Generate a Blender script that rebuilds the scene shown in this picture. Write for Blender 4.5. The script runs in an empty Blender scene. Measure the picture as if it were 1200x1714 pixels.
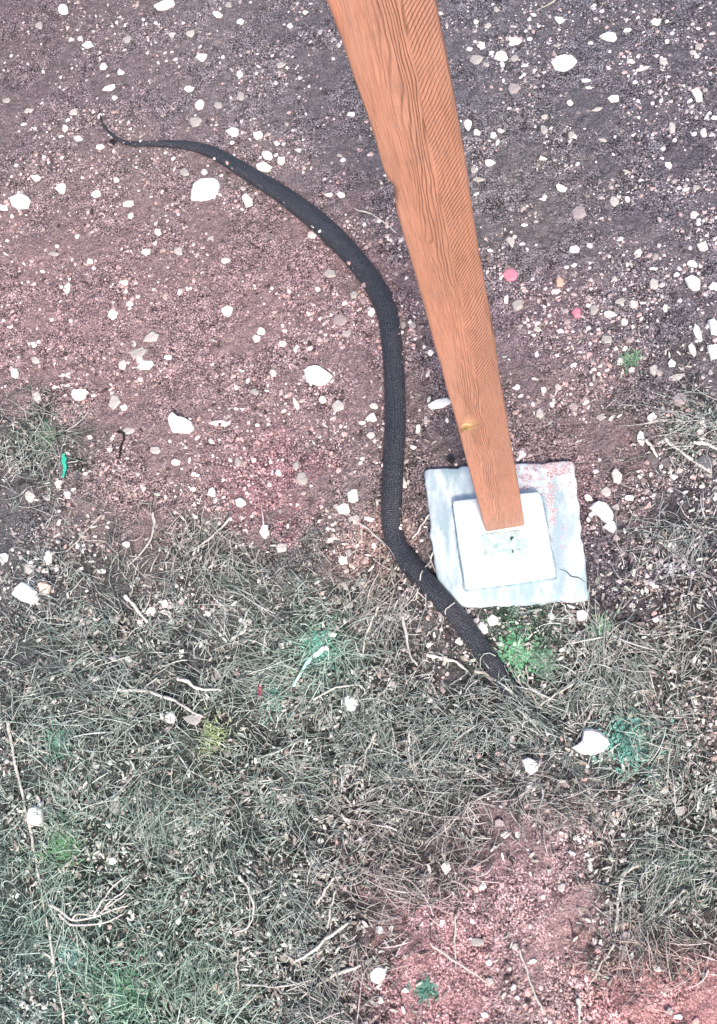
import bpy, math, random
import numpy as np
from mathutils import Matrix, Vector

random.seed(7); rng = np.random.default_rng(7)
C = bpy.context.scene.collection
SC = bpy.context.scene

# ------------------------------------------------------------------ camera
F = 1500.0                                    # focal length in photo pixels (photo 1200 x 1714)
HC = 2.075                                    # eye height in metres
U = np.array([-376, 617, F], float); U /= np.linalg.norm(U)      # world up in camera axes
XA = np.array([1., 0, 0]) - U[0] * U; XA /= np.linalg.norm(XA)
YA = np.cross(U, XA)
M3 = np.stack([XA, YA, U])
cam = bpy.data.cameras.new("camera"); cam_o = bpy.data.objects.new("camera", cam); C.objects.link(cam_o)
cam.sensor_fit = 'VERTICAL'; cam.sensor_height = 24.0; cam.lens = 24.0 * F / 1714
cam.clip_start = 0.02; cam.clip_end = 500
cam_o.matrix_world = Matrix.Translation((0, 0, HC)) @ Matrix([list(map(float, r)) for r in M3]).to_4x4()
SC.camera = cam_o

def at(x, y, z=0.0):
    """photo pixel -> world x, y on the plane of height z"""
    x = np.asarray(x, float); y = np.asarray(y, float)
    r = np.stack([x - 600, 857 - y, np.full(x.shape, -F)], -1) @ M3.T
    t = (z - HC) / r[..., 2]
    return r[..., 0] * t, r[..., 1] * t
def px_of(x, y, z=0.0):
    v = np.stack([x, y, np.broadcast_to(z, np.shape(x)) - HC], -1) @ M3
    return 600 + F * v[..., 0] / -v[..., 2], 857 - F * v[..., 1] / -v[..., 2]

# ------------------------------------------------------------------ world and sun
SUN_EL, SUN_AZ = math.radians(48), math.radians(164)
w = bpy.data.worlds.new("World"); SC.world = w; w.use_nodes = True
nt = w.node_tree; bg = nt.nodes["Background"]
sky = nt.nodes.new("ShaderNodeTexSky"); sky.sky_type = 'NISHITA'; sky.sun_disc = False
sky.sun_elevation = SUN_EL; sky.sun_rotation = SUN_AZ; sky.air_density = 1.0; sky.dust_density = 4.0; sky.ozone_density = 0.6
nt.links.new(sky.outputs[0], bg.inputs[0]); bg.inputs[1].default_value = 0.13
sl = bpy.data.lights.new("sun", 'SUN'); sl.energy = 2.3; sl.angle = math.radians(9); sl.color = (1.0, 0.90, 0.80)
so = bpy.data.objects.new("sun", sl); C.objects.link(so)
sd = Vector((math.sin(SUN_AZ) * math.cos(SUN_EL), math.cos(SUN_AZ) * math.cos(SUN_EL), math.sin(SUN_EL)))
so.rotation_euler = sd.to_track_quat('Z', 'Y').to_euler()
SC.view_settings.view_transform = 'Standard'; SC.view_settings.look = 'None'
SC.view_settings.exposure = 0.78; SC.view_settings.gamma = 1.0; SC.view_settings.use_curve_mapping = False

# ------------------------------------------------------------------ helpers
def lin(c):
    c = np.asarray(c, float) / 255
    return np.where(c <= 0.04045, c / 12.92, ((c + 0.055) / 1.055) ** 2.4)
_perm = rng.random((256, 256))
def vnoise(x, y, s, o=0):
    x = np.asarray(x, float) * s + 37.1 * o + 500; y = np.asarray(y, float) * s + 17.7 * o + 500
    i = np.floor(x).astype(int); j = np.floor(y).astype(int); fx = x - i; fy = y - j
    fx = fx * fx * (3 - 2 * fx); fy = fy * fy * (3 - 2 * fy)
    g = lambda a, b: _perm[a % 256, b % 256]
    return (g(i, j) * (1 - fx) + g(i + 1, j) * fx) * (1 - fy) + (g(i, j + 1) * (1 - fx) + g(i + 1, j + 1) * fx) * fy
def fbm(x, y, s, n=4, o=0):
    v = 0; a = 1; t = 0
    for k in range(n):
        v = v + a * vnoise(x, y, s * 2.03 ** k, o + k * 3); t += a; a *= 0.55
    return v / t

def mesh_obj(name, V, Fc, mat, parent=None, smooth=False, col=None):
    me = bpy.data.meshes.new(name)
    me.from_pydata([tuple(map(float, v)) for v in V], [], [tuple(int(i) for i in f) for f in Fc])
    if col is not None:
        a = me.color_attributes.new("tint", 'FLOAT_COLOR', 'POINT')
        cc = np.ones((len(V), 4), np.float32); cc[:, :3] = col; a.data.foreach_set("color", cc.ravel())
    me.materials.append(mat)
    if smooth: me.polygons.foreach_set("use_smooth", [True] * len(me.polygons))
    me.validate(); me.update()
    o = bpy.data.objects.new(name, me); C.objects.link(o)
    if parent is not None: o.parent = parent
    return o
def big_mesh(name, V, Q, k, mat, col=None, smooth=False):
    """fast build: V (n,3), Q (m,k) faces of k corners"""
    me = bpy.data.meshes.new(name); V = np.asarray(V, np.float32); Q = np.asarray(Q, np.int32)
    me.vertices.add(len(V)); me.vertices.foreach_set("co", V.ravel())
    me.loops.add(Q.size); me.loops.foreach_set("vertex_index", Q.ravel())
    me.polygons.add(len(Q)); me.polygons.foreach_set("loop_start", np.arange(0, Q.size, k, dtype=np.int32))
    me.polygons.foreach_set("loop_total", np.full(len(Q), k, np.int32))
    me.polygons.foreach_set("use_smooth", np.full(len(Q), smooth))
    me.update(calc_edges=True)
    if col is not None:
        a = me.color_attributes.new("tint", 'FLOAT_COLOR', 'POINT')
        cc = np.ones((len(V), 4), np.float32); cc[:, :3] = col; a.data.foreach_set("color", cc.ravel())
    me.materials.append(mat)
    o = bpy.data.objects.new(name, me); C.objects.link(o); return o
def tag(o, label=None, cat=None, group=None, kind=None):
    if label: o["label"] = label
    if cat: o["category"] = cat
    if group: o["group"] = group
    if kind: o["kind"] = kind
    return o
def empty(name, loc, rz=0.0):
    o = bpy.data.objects.new(name, None); C.objects.link(o); o.location = loc; o.rotation_euler = (0, 0, rz)
    o.empty_display_size = 0.05; return o

class NT:
    def __init__(s, name, rough=0.9, spec=0.2):
        s.m = bpy.data.materials.new(name); s.m.use_nodes = True; s.t = s.m.node_tree
        s.b = s.t.nodes["Principled BSDF"]; s.b.inputs["Roughness"].default_value = rough
        s.b.inputs["Specular IOR Level"].default_value = spec
    def n(s, kind, **kw):
        nd = s.t.nodes.new(kind)
        for k, v in kw.items(): setattr(nd, k, v)
        return nd
    def link(s, a, b): s.t.links.new(a, b)
    def obj(s): return s.n("ShaderNodeTexCoord").outputs["Object"]
    def noise(s, vec, scale, detail=4, rough=0.6, dist=0.0):
        nd = s.n("ShaderNodeTexNoise"); nd.inputs["Scale"].default_value = scale; nd.inputs["Detail"].default_value = detail
        nd.inputs["Roughness"].default_value = rough; nd.inputs["Distortion"].default_value = dist
        s.link(vec, nd.inputs["Vector"]); return nd.outputs["Fac"]
    def voro(s, vec, scale, out="Distance", feature='F1'):
        nd = s.n("ShaderNodeTexVoronoi", feature=feature); nd.inputs["Scale"].default_value = scale
        s.link(vec, nd.inputs["Vector"]); return nd.outputs[out]
    def ramp(s, v, stops, interp='LINEAR'):
        nd = s.n("ShaderNodeValToRGB"); r = nd.color_ramp; r.interpolation = interp
        while len(r.elements) < len(stops): r.elements.new(0.5)
        for e, (p, c) in zip(r.elements, stops):
            e.position = p; e.color = (*c, 1) if hasattr(c, '__len__') else (c, c, c, 1)
        s.link(v, nd.inputs[0]); return nd.outputs[0]
    def math(s, op, a, b=None, c=None, clamp=False):
        nd = s.n("ShaderNodeMath", operation=op); nd.use_clamp = clamp
        for i, v in enumerate((a, b, c)):
            if v is None: continue
            if isinstance(v, (int, float)): nd.inputs[i].default_value = v
            else: s.link(v, nd.inputs[i])
        return nd.outputs[0]
    def mix(s, f, a, b, blend='MIX'):
        nd = s.n("ShaderNodeMix", data_type='RGBA', blend_type=blend)
        for i, v in ((0, f), (6, a), (7, b)):
            if isinstance(v, (int, float)): nd.inputs[i].default_value = v
            elif hasattr(v, '__len__'): nd.inputs[i].default_value = (*v, 1)
            else: s.link(v, nd.inputs[i])
        return nd.outputs[2]
    def attr(s, name="tint"): return s.n("ShaderNodeAttribute", attribute_name=name).outputs["Color"]
    def bump(s, h, dist, strength=1.0, prev=None):
        nd = s.n("ShaderNodeBump"); nd.inputs["Distance"].default_value = dist; nd.inputs["Strength"].default_value = strength
        s.link(h, nd.inputs["Height"])
        if prev is not None: s.link(prev, nd.inputs["Normal"])
        return nd.outputs[0]
    def out(s, col, normal=None):
        s.link(col, s.b.inputs["Base Color"])
        if normal is not None: s.link(normal, s.b.inputs["Normal"])
        return s.m

# ------------------------------------------------------------------ ground colour patches (own colour of soil, moss and litter)
BLOBS = [  # x, y, radius, sRGB, weight   (photo pixels; the soil really changes colour here)
 (150,120,260,(122,112,120),1),(450,150,220,(120,116,124),1),(60,40,150,(112,98,104),1),(900,120,260,(104,106,118),1.6),(1120,160,200,(98,98,112),1.6),
 (900,300,120,(122,120,116),1),(1100,380,180,(110,106,118),1),(200,420,220,(146,122,124),1),(380,520,200,(154,124,126),1.2),(150,560,180,(156,122,126),1.2),
 (480,500,110,(158,124,128),1),(300,660,200,(150,124,128),1),(480,640,160,(146,124,128),1),(590,600,90,(150,120,132),.8),(720,640,90,(128,112,116),1),
 (440,810,70,(176,112,124),1),(220,850,90,(170,136,130),1),(930,560,130,(136,116,126),1),(960,700,120,(142,120,124),1.3),(1000,790,70,(172,126,130),1),
 (640,930,55,(178,140,130),1),(80,780,120,(108,112,118),1),(60,930,120,(96,104,108),1),(1100,560,120,(112,110,120),1),(1120,760,120,(104,108,110),1.4),
 (1100,900,160,(98,94,104),1.5),(200,1050,200,(112,116,118),1.3),(450,1050,200,(112,118,114),1.3),(150,1250,200,(98,116,110),1.5),(400,1250,180,(104,118,108),1.5),
 (650,1250,160,(108,112,110),1.4),(900,1250,160,(108,114,114),1.3),(1100,1150,120,(112,110,104),1.2),(1120,1320,140,(110,112,108),1.2),
 (200,1450,180,(98,120,108),1.5),(80,1600,160,(92,124,116),1.5),(300,1650,150,(88,120,100),1.6),(500,1500,180,(108,118,116),1.4),(650,1450,110,(140,124,126),1),
 (640,1470,45,(180,124,124),1.2),(620,1380,60,(150,116,122),1),(560,1650,120,(112,118,118),1.2),(880,1420,100,(172,136,140),1.6),(770,1500,60,(172,132,140),1.4),
 (900,1560,120,(176,140,142),1.8),(860,1660,70,(140,128,126),1),(700,1640,110,(196,136,140),1.8),(920,1610,60,(186,144,140),1.4),(1100,1670,110,(206,138,138),2.2),(760,1690,80,(192,136,138),1.8),
 (1040,1500,80,(108,116,112),1.2),(1150,1520,110,(110,118,112),1.3),(210,1680,70,(66,120,88),1.6),(110,1420,60,(88,128,92),1),(60,1640,60,(104,146,136),1),
 (870,1090,40,(70,134,92),1.6),(530,1090,50,(80,146,124),1.4),(1050,1240,50,(80,136,122),1.3),(360,1230,30,(150,164,104),1),(70,740,50,(84,110,94),1.2),
 (700,1000,60,(100,96,104),1),(830,1110,60,(84,80,90),1.2),(690,830,40,(112,100,104),1),(740,745,60,(116,104,106),1.4),(900,730,60,(118,104,106),1.4)]
_b = np.array([[a, b, c, d] for a, b, c, _, d in BLOBS]); _bc = np.array([lin(c) for _, _, _, c, _ in BLOBS])
def tint_px(px, py):
    px = np.asarray(px, float).ravel(); py = np.asarray(py, float).ravel()
    out = np.zeros((len(px), 3)); W = np.full(len(px), 0.02); out += 0.02 * lin((112, 110, 112))
    for (bx, by, r, wt), c in zip(_b, _bc):
        q = np.exp(-((px - bx) ** 2 + (py - by) ** 2) / (0.9 * r * r)) * wt * (120.0 / (r + 40)) ** 0.6
        W += q; out += q[:, None] * c
    out = out / W[:, None]; return (out * .62 + out.mean(1)[:, None] * .38) * np.array([1.03, .97, .99])
GR = [ # grass cover patches: x, y, r, weight
 (150,1250,260,1),(420,1200,240,1),(300,1450,260,1),(560,1350,200,1),(120,1600,200,1),(400,1640,200,1),(800,1250,150,.9),(650,1150,120,1),(600,1020,90,1),
 (1020,1120,90,1.1),(1100,1300,120,.9),(1150,1080,100,.7),(1120,1480,120,1),(350,950,90,.7),(120,1060,140,.8),(60,760,70,.9),(1150,720,90,.6),(1110,600,80,.35),(1120,920,100,.5),
 (700,1450,80,.7),(560,1560,110,.8),(660,1290,90,1),(480,1080,110,.9),(1040,1590,60,.8),(230,1000,90,.5),(740,1220,70,.8),(960,1010,60,.35),(870,1080,30,.8),(300,1070,120,.6),(40,1000,60,.4)]
def grass_px(px, py):
    v = np.zeros(np.shape(px))
    for gx, gy, r, wt in GR: v = np.maximum(v, wt * (0.25 + 1.35 * vnoise(px / 1000, py / 1000, 18, 77)) * np.exp(-(((px - gx) ** 2 + (py - gy) ** 2) / (r * r)) ** 1.5))
    return v

def gz(x, y):
    return (fbm(x, y, 3.0, 2) - 0.5) * 0.030 + (fbm(x, y, 16, 3, 5) - 0.5) * 0.012 + (fbm(x, y, 75, 3, 9) - 0.5) * 0.013

# ------------------------------------------------------------------ materials
def soil_mat():
    t = NT("dry_soil", 0.95, 0.1); v = t.obj(); tint = t.attr()
    f1 = t.noise(v, 210, 3, 0.75); f2 = t.noise(v, 520, 2, 0.8); f3 = t.noise(v, 28, 5, 0.65); vd = t.voro(v, 170)
    g = t.math('ADD', t.math('MULTIPLY', f1, 0.55), t.math('MULTIPLY', f2, 0.45))
    g = t.math('ADD', g, t.math('MULTIPLY', t.math('SUBTRACT', f3, 0.5), 0.22))
    k = t.ramp(g, [(0.38, 0.05), (0.455, 0.35), (0.51, 1.1), (0.56, 2.1), (0.64, 3.6)])
    k2 = t.ramp(vd, [(0.0, 1.35), (0.45, 1.0), (0.8, 0.45)])
    c = t.mix(1.0, tint, k, 'MULTIPLY'); c = t.mix(1.0, c, k2, 'MULTIPLY')
    lf = t.noise(v, 55, 4, 0.7); grit = t.ramp(lf, [(0.60, 0.0), (0.66, 1.0)])
    c = t.mix(t.math('MULTIPLY', grit, 0.35), c, (0.62, 0.58, 0.58))
    pit = t.math('MULTIPLY', t.ramp(t.noise(v, 120, 3, 0.75), [(0.60, 0.0), (0.64, 1.0)]), t.ramp(t.noise(v, 9, 3, 0.6), [(0.42, 0.25), (0.58, 1.0)]))
    c = t.mix(pit, c, (0.012, 0.010, 0.012))
    c = t.mix(1.0, c, (1.22, 1.22, 1.24), 'MULTIPLY')
    smooth = t.ramp(t.noise(v, 5.5, 3, 0.6), [(0.46, 0.0), (0.56, 0.85)])
    soft = t.mix(1.0, tint, t.ramp(g, [(0.36, 0.55), (0.5, 1.1), (0.62, 1.75)]), 'MULTIPLY'); c = t.mix(smooth, c, soft)
    n = t.bump(t.noise(v, 70, 5, 0.75), 0.014, 0.8); n = t.bump(g, 0.006, 1.0, n); n = t.bump(vd, 0.004, 0.7, n)
    return t.out(c, n)
def stone_mat(name, grey=False):
    t = NT(name, 0.8, 0.25); v = t.obj(); tint = t.attr()
    k = t.ramp(t.noise(v, 60, 5, 0.7), [(0.3, 0.86), (0.6, 1.0)])
    sp = t.ramp(t.noise(v, 260, 3, 0.7), [(0.33, 0.55), (0.42, 1.0)])
    c = t.mix(1.0, tint, k, 'MULTIPLY'); c = t.mix(1.0, c, sp, 'MULTIPLY')
    return t.out(c, t.bump(t.noise(v, 140, 5, 0.7), 0.002, 0.8))
def blade_mat(name, rough=0.7):
    t = NT(name, rough, 0.25); v = t.obj(); tint = t.attr()
    k = t.ramp(t.noise(v, 120, 3, 0.6), [(0.3, 0.7), (0.65, 1.1)])
    return t.out(t.mix(1.0, tint, k, 'MULTIPLY'))
def concrete_mat(name, base, dirty):
    t = NT(name, 0.85, 0.2); v = t.obj()
    mp = t.n("ShaderNodeMapping"); mp.inputs["Scale"].default_value = (1, 0.28, 1); t.link(v, mp.inputs[0]); st = mp.outputs[0]
    c = t.mix(t.ramp(t.noise(st, 26, 5, 0.6), [(0.46, 0.0), (0.60, 1.0 if dirty else 0.35)]), base, (0.32, 0.43, 0.48))
    c = t.mix(t.ramp(t.noise(v, 11, 3, 0.6), [(0.50, 0.0), (0.70, 0.8 if dirty else 0.3)]), c, (0.34, 0.42, 0.50))
    c = t.mix(t.ramp(t.noise(v, 60, 6, 0.8), [(0.60, 0.0), (0.68, 0.55)]), c, (0.30, 0.27, 0.26))
    sp = t.ramp(t.noise(v, 300, 3, 0.7), [(0.30, 0.55), (0.38, 1.0)])
    c = t.mix(1.0, c, sp, 'MULTIPLY')
    if dirty:   # soil trodden onto the corner behind the post: real stain with its own outline
        sx = t.n("ShaderNodeSeparateXYZ"); t.link(v, sx.inputs[0])
        wob = t.noise(v, 45, 5, 0.7)
        a = t.math('MULTIPLY', t.math('SUBTRACT', sx.outputs[0], -0.005), 14); b = t.math('MULTIPLY', t.math('SUBTRACT', sx.outputs[1], 0.03), 9)
        m = t.math('MINIMUM', a, b); m = t.math('ADD', m, t.math('MULTIPLY', t.math('SUBTRACT', wob, 0.56), 5.5))
        a2 = t.math('SUBTRACT', 1.0, t.math('MULTIPLY', t.math('ABSOLUTE', t.math('SUBTRACT', sx.outputs[0], 0.118)), 42))
        b2 = t.math('MULTIPLY', t.math('ADD', sx.outputs[1], 0.075), 9); m2 = t.math('MINIMUM', a2, b2)
        m2 = t.math('ADD', m2, t.math('MULTIPLY', t.math('SUBTRACT', wob, 0.55), 5.0)); m = t.math('MAXIMUM', m, m2)
        m = t.ramp(m, [(0.25, 0.0), (0.8, 0.85)])
        dirt = t.ramp(t.noise(v, 240, 4, 0.8), [(0.38, (0.07, 0.05, 0.07)), (0.48, (0.48, 0.30, 0.32)), (0.60, (0.78, 0.62, 0.64))])
        c = t.mix(m, c, dirt)
    return t.out(c, t.bump(t.noise(v, 90, 6, 0.7), 0.002, 0.7))
def wood_mat():
    t = NT("weathered_pine", 0.6, 0.3); v = t.obj(); sx = t.n("ShaderNodeSeparateXYZ"); t.link(v, sx.inputs[0])
    x, y, z = sx.outputs
    mp = t.n("ShaderNodeMapping"); mp.inputs["Scale"].default_value = (1, 1, 0.12); t.link(v, mp.inputs[0]); sv = mp.outputs[0]
    wob = t.math('SUBTRACT', t.noise(sv, 22, 3, 0.5), 0.5); wob2 = t.math('SUBTRACT', t.noise(v, 9, 2, 0.5), 0.5)
    # knot near the foot on the left and the notch higher up: grain is pushed round them
    def knot(kx, kz, s):
        dx = t.math('MULTIPLY', t.math('SUBTRACT', x, kx), 1.0 / s); dz = t.math('MULTIPLY', t.math('SUBTRACT', z, kz), 0.42 / s)
        return t.math('EXPONENT', t.math('MULTIPLY', t.math('ADD', t.math('MULTIPLY', dx, dx), t.math('MULTIPLY', dz, dz)), -1.0))
    k1 = knot(-0.030, 0.540, 0.018); k2 = knot(-0.046, 1.17, 0.020)
    spine = t.math('ADD', t.math('MULTIPLY', z, 0.006), 0.002); spine = t.math('ADD', spine, t.math('MULTIPLY', wob2, 0.012))
    d = t.math('SUBTRACT', x, spine)
    right = t.ramp(d, [(0.0, 0.0), (0.004, 1.0)])
    dr = t.math('MAXIMUM', d, 0.0); dl = t.math('MAXIMUM', t.math('MULTIPLY', d, -1.0), 0.0)
    # rows on the right run up and outwards, steeper towards the foot
    zz = t.math('ADD', t.math('MULTIPLY', z, 70.0), t.math('MULTIPLY', t.math('POWER', t.math('MAXIMUM', z, 0.0), 2.0), 22.0))
    pr = t.math('ADD', t.math('SUBTRACT', t.math('MULTIPLY', dr, 190.0), t.math('MULTIPLY', zz, 1.0)), t.math('MULTIPLY', wob2, 6.0))
    pl = t.math('ADD', t.math('MULTIPLY', dl, 240.0), t.math('MULTIPLY', wob, 12.0))
    pl = t.math('ADD', pl, t.math('MULTIPLY', z, 3.5)); pl = t.math('ADD', pl, t.math('MULTIPLY', k1, 9.0)); pl = t.math('ADD', pl, t.math('MULTIPLY', k2, 9.0))
    lr = t.math('POWER', t.math('ABSOLUTE', t.math('SINE', t.math('MULTIPLY', pr, math.pi))), 1.0)
    ll = t.math('ABSOLUTE', t.math('SINE', t.math('MULTIPLY', pl, math.pi)))
    lnr = t.ramp(lr, [(0.16, 1.0), (0.45, 0.0)]); lnl = t.ramp(ll, [(0.10, 1.0), (0.55, 0.0)])
    fade_l = t.ramp(dl, [(0.018, 1.0), (0.034, 0.16)]); mod = t.ramp(t.noise(sv, 14, 3, 0.6), [(0.35, 0.25), (0.6, 1.0)])
    low = t.ramp(z, [(0.10, 0.45), (0.50, 1.0)])
    lnl = t.math('MULTIPLY', t.math('MULTIPLY', lnl, fade_l), mod)
    lnr = t.math('MULTIPLY', t.math('MULTIPLY', lnr, t.ramp(t.noise(v, 12, 2, 0.5), [(0.3, 0.45), (0.55, 1.0)])), low)
    ln = t.mix(right, lnl, lnr)
    base = t.ramp(t.noise(sv, 12, 4, 0.55), [(0.30, (0.36, 0.185, 0.13)), (0.44, (0.50, 0.23, 0.155)), (0.56, (0.48, 0.25, 0.185)), (0.70, (0.60, 0.225, 0.125))])
    base = t.mix(t.ramp(t.noise(sv, 5, 2, 0.5), [(0.55, 0.0), (0.70, 0.55)]), base, (0.22, 0.145, 0.10))
    base = t.mix(0.25, base, (0.42, 0.22, 0.165))
    base = t.mix(t.ramp(t.noise(sv, 7, 3, 0.6), [(0.40, 0.0), (0.62, 0.55)]), base, (0.33, 0.17, 0.115))
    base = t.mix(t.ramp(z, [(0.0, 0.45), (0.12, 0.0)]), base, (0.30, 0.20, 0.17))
    c = t.mix(t.math('MULTIPLY', ln, 0.60), base, (0.10, 0.045, 0.032))
    core = t.ramp(t.math('MAXIMUM', knot(-0.030, 0.540, 0.007), 0.0), [(0.25, 0.0), (0.7, 1.0)])
    pale = t.ramp(knot(-0.020, 0.550, 0.013), [(0.2, 0.0), (0.9, 0.75)])
    c = t.mix(pale, c, (0.70, 0.42, 0.24)); c = t.mix(t.math('MULTIPLY', core, 0.4), c, (0.40, 0.24, 0.09))
    mf = t.n('ShaderNodeMapping'); mf.inputs['Scale'].default_value = (1, 1, 0.05); t.link(v, mf.inputs[0]); fib = t.noise(mf.outputs[0], 420, 4, 0.7, 0.3)
    c = t.mix(1.0, c, t.ramp(fib, [(0.32, 0.72), (0.5, 1.0), (0.66, 1.15)]), 'MULTIPLY')
    c = t.mix(t.ramp(t.noise(v, 30, 5, 0.7), [(0.56, 0.0), (0.72, 0.5)]), c, (0.26, 0.16, 0.13))
    h = t.math('MULTIPLY', ln, -1.0)
    n = t.bump(h, 0.0016, 0.9); n = t.bump(fib, 0.0008, 0.8, n); n = t.bump(t.noise(sv, 160, 4, 0.6), 0.0006, 0.5, n)
    return t.out(c, n)
def flat_mat(name, c, rough=0.8):
    t = NT(name, rough, 0.2); v = t.obj()
    k = t.ramp(t.noise(v, 90, 4, 0.6), [(0.3, 0.6), (0.65, 1.15)])
    return t.out(t.mix(1.0, c, k, 'MULTIPLY'))
SOIL = soil_mat(); STONE = stone_mat("pale_stone"); BLADE = blade_mat("dry_blade"); LEAF = blade_mat("green_leaf", 0.55)
CONC = concrete_mat("whitewashed_concrete", (0.58, 0.65, 0.70), True); CONC2 = concrete_mat("whitewashed_tier", (0.74, 0.80, 0.81), False)
WOOD = wood_mat(); CYAN = flat_mat("teal_shade", (0.46, 0.62, 0.62)); DARK = flat_mat("dark_gap", (0.03, 0.10, 0.11)); CHAR = flat_mat("charred_bark", (0.02, 0.018, 0.02))

# ------------------------------------------------------------------ ground
def axis(a, b, step, far):
    mid = list(np.arange(a, b, step)); lo = []; v = a; s = step
    while v > -far: s *= 1.35; v -= s; lo.append(v)
    hi = []; v = mid[-1]; s = step
    while v < far: s *= 1.35; v += s; hi.append(v)
    return np.array(lo[::-1] + mid + hi)
gx = axis(-1.95, 0.72, 0.0055, 40); gy = axis(-0.34, 3.15, 0.0060, 40)
GX, GY = np.meshgrid(gx, gy); GXf, GYf = GX.ravel(), GY.ravel()
ppx, ppy = px_of(np.clip(GXf, -3, 2), np.clip(GYf, -0.6, 4.5)); GZ = gz(GXf, GYf)
# the ground is pressed flat under the footing
FX, FY, FROT = -0.120, 0.776, math.radians(-1.0)
BL = at([708, 960, 985, 738], [785, 770, 1003, 1014], 0.02)
BCX, BCY = BL[0].mean(), BL[1].mean()
inb = (np.abs(GXf - BCX) < 0.172) & (np.abs(GYf - BCY) < 0.172); GZ[inb] = np.minimum(GZ[inb], -0.012)
nx, ny = len(gx), len(gy)
idx = np.arange(nx * ny).reshape(ny, nx)
Q = np.stack([idx[:-1, :-1], idx[:-1, 1:], idx[1:, 1:], idx[1:, :-1]], -1).reshape(-1, 4)
jx = ppx + (fbm(GXf, GYf, 14, 3, 21) - .5) * 150 + (fbm(GXf, GYf, 60, 3, 23) - .5) * 110; jy = ppy + (fbm(GXf, GYf, 14, 3, 31) - .5) * 150 + (fbm(GXf, GYf, 60, 3, 33) - .5) * 110
tc = tint_px(jx, jy); gcov = np.clip(grass_px(jx, jy), 0, 1)
tc *= (1 - 0.62 * gcov)[:, None]                       # soil tint is darker where the grass cover is denser
ground = big_mesh("ground", np.stack([GXf, GYf, GZ], -1), Q, 4, SOIL, tc, True)
tag(ground, kind="structure")

# ------------------------------------------------------------------ footing
def slab(name, quad, z0, z1, mat, parent, inset=0.0, bev=0.006, n=26, wob=0.0015, jag=0.003, notch=None):
    """slab with worn edges from four top corners; quad is counter-clockwise in world xy"""
    q = np.array(quad, float); c = q.mean(0); V = []; Fc = []
    ring0 = []
    for i in range(4):
        a, b = q[i], q[(i + 1) % 4]
        for k in range(n):
            u = k / n; p = a * (1 - u) + b * u
            e = min(u, 1 - u) * np.linalg.norm(b - a); rr = 0.007
            if e < rr: p = p + (c - p) / np.linalg.norm(c - p) * (rr - e) * 0.42
            ring0.append(p)
    ring0 = np.array(ring0); N = len(ring0); d = ring0 - c; L = np.linalg.norm(d, axis=1)[:, None]
    jit = (fbm(ring0[:, 0], ring0[:, 1], 60, 3, 3) - .5)[:, None] * jag * 2
    levels = [(inset + 0.0, z0), (inset * 0.15, z1 - bev), (-bev * 0.35, z1 - bev * 0.3), (-bev, z1)]
    for off, z in levels:
        r = ring0 + d / L * (off + jit)
        V += [(x, y, z + (vnoise(x, y, 40, 2) - .5) * wob) for x, y in r]
    K = len(levels); base = ring0 + d / L * (-bev)
    m = 9
    for s in range(1, m):
        f = 1 - s / m
        for p in base:
            x, y = c + (p - c) * f; V.append((x, y, z1 + (fbm(x, y, 22, 3, 8) - .5) * wob * 2))
    for l in range(K + m - 2):
        for i in range(N):
            j = (i + 1) % N; Fc.append((l * N + i, l * N + j, (l + 1) * N + j, (l + 1) * N + i))
    V.append((c[0], c[1], z1)); last = (K + m - 2) * N
    for i in range(N): Fc.append((last + i, last + (i + 1) % N, len(V) - 1))
    V = np.array(V); V[:, 0] -= parent.location[0]; V[:, 1] -= parent.location[1]; V[:, 2] -= parent.location[2]
    return mesh_obj(name, V, Fc, mat, parent, True)
def quadat(pts, z):
    x, y = at([p[0] for p in pts], [p[1] for p in pts], z); return list(zip(x, y))[::-1]
SLZ, TIZ = 0.024, 0.060
foot = tag(empty("concrete_footing", (BCX, BCY, 0)), "whitewashed square concrete footing with a raised tier, under the timber post", "footing")
slab("base_slab", quadat([(708, 785), (960, 770), (985, 1003), (736, 1014)], SLZ), -0.06, SLZ, CONC, foot, 0.002, 0.006, jag=0.0065)
slab("tier_shade_ring", [(lambda p, c: (p[0] + np.sign(p[0] - c[0]) * .0072, p[1] + np.sign(p[1] - c[1]) * .0078))(p, np.mean(quadat([(757, 838), (903, 822), (928, 957), (778, 978)], TIZ), 0)) for p in quadat([(757, 838), (903, 822), (928, 957), (778, 978)], TIZ)], SLZ - .003, SLZ + .003, flat_mat("tier_shade", (.26, .36, .41)), foot, 0.0, 0.002, jag=0.004)  # blue-grey strip paints in the shade line round the tier's base
slab("raised_tier", quadat([(757, 838), (903, 822), (928, 957), (778, 978)], TIZ), SLZ - 0.004, TIZ, CONC2, foot, 0.005, 0.004, jag=0.0015)
sq = quadat([(806, 893), (880, 886), (884, 926), (812, 934)], TIZ + 0.0025)
slab("foot_shade_patch", sq, TIZ - 0.002, TIZ + 0.0025, CYAN, foot, 0.0, 0.002, 10, 0.0004, 0.004)  # thin teal patch, colours in the soft shading at the post's foot
for (a, b, c_, d_) in (((852, 898), (861, 897), (859, 903), (855, 906)), ((856, 919), (860, 919), (860, 927), (857, 927))):
    slab("bolt_slot", quadat([a, b, c_, d_], TIZ + 0.005), TIZ, TIZ + 0.0046, DARK, foot, 0, 0.0004, 4, 0.0002, 0.0006)
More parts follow.
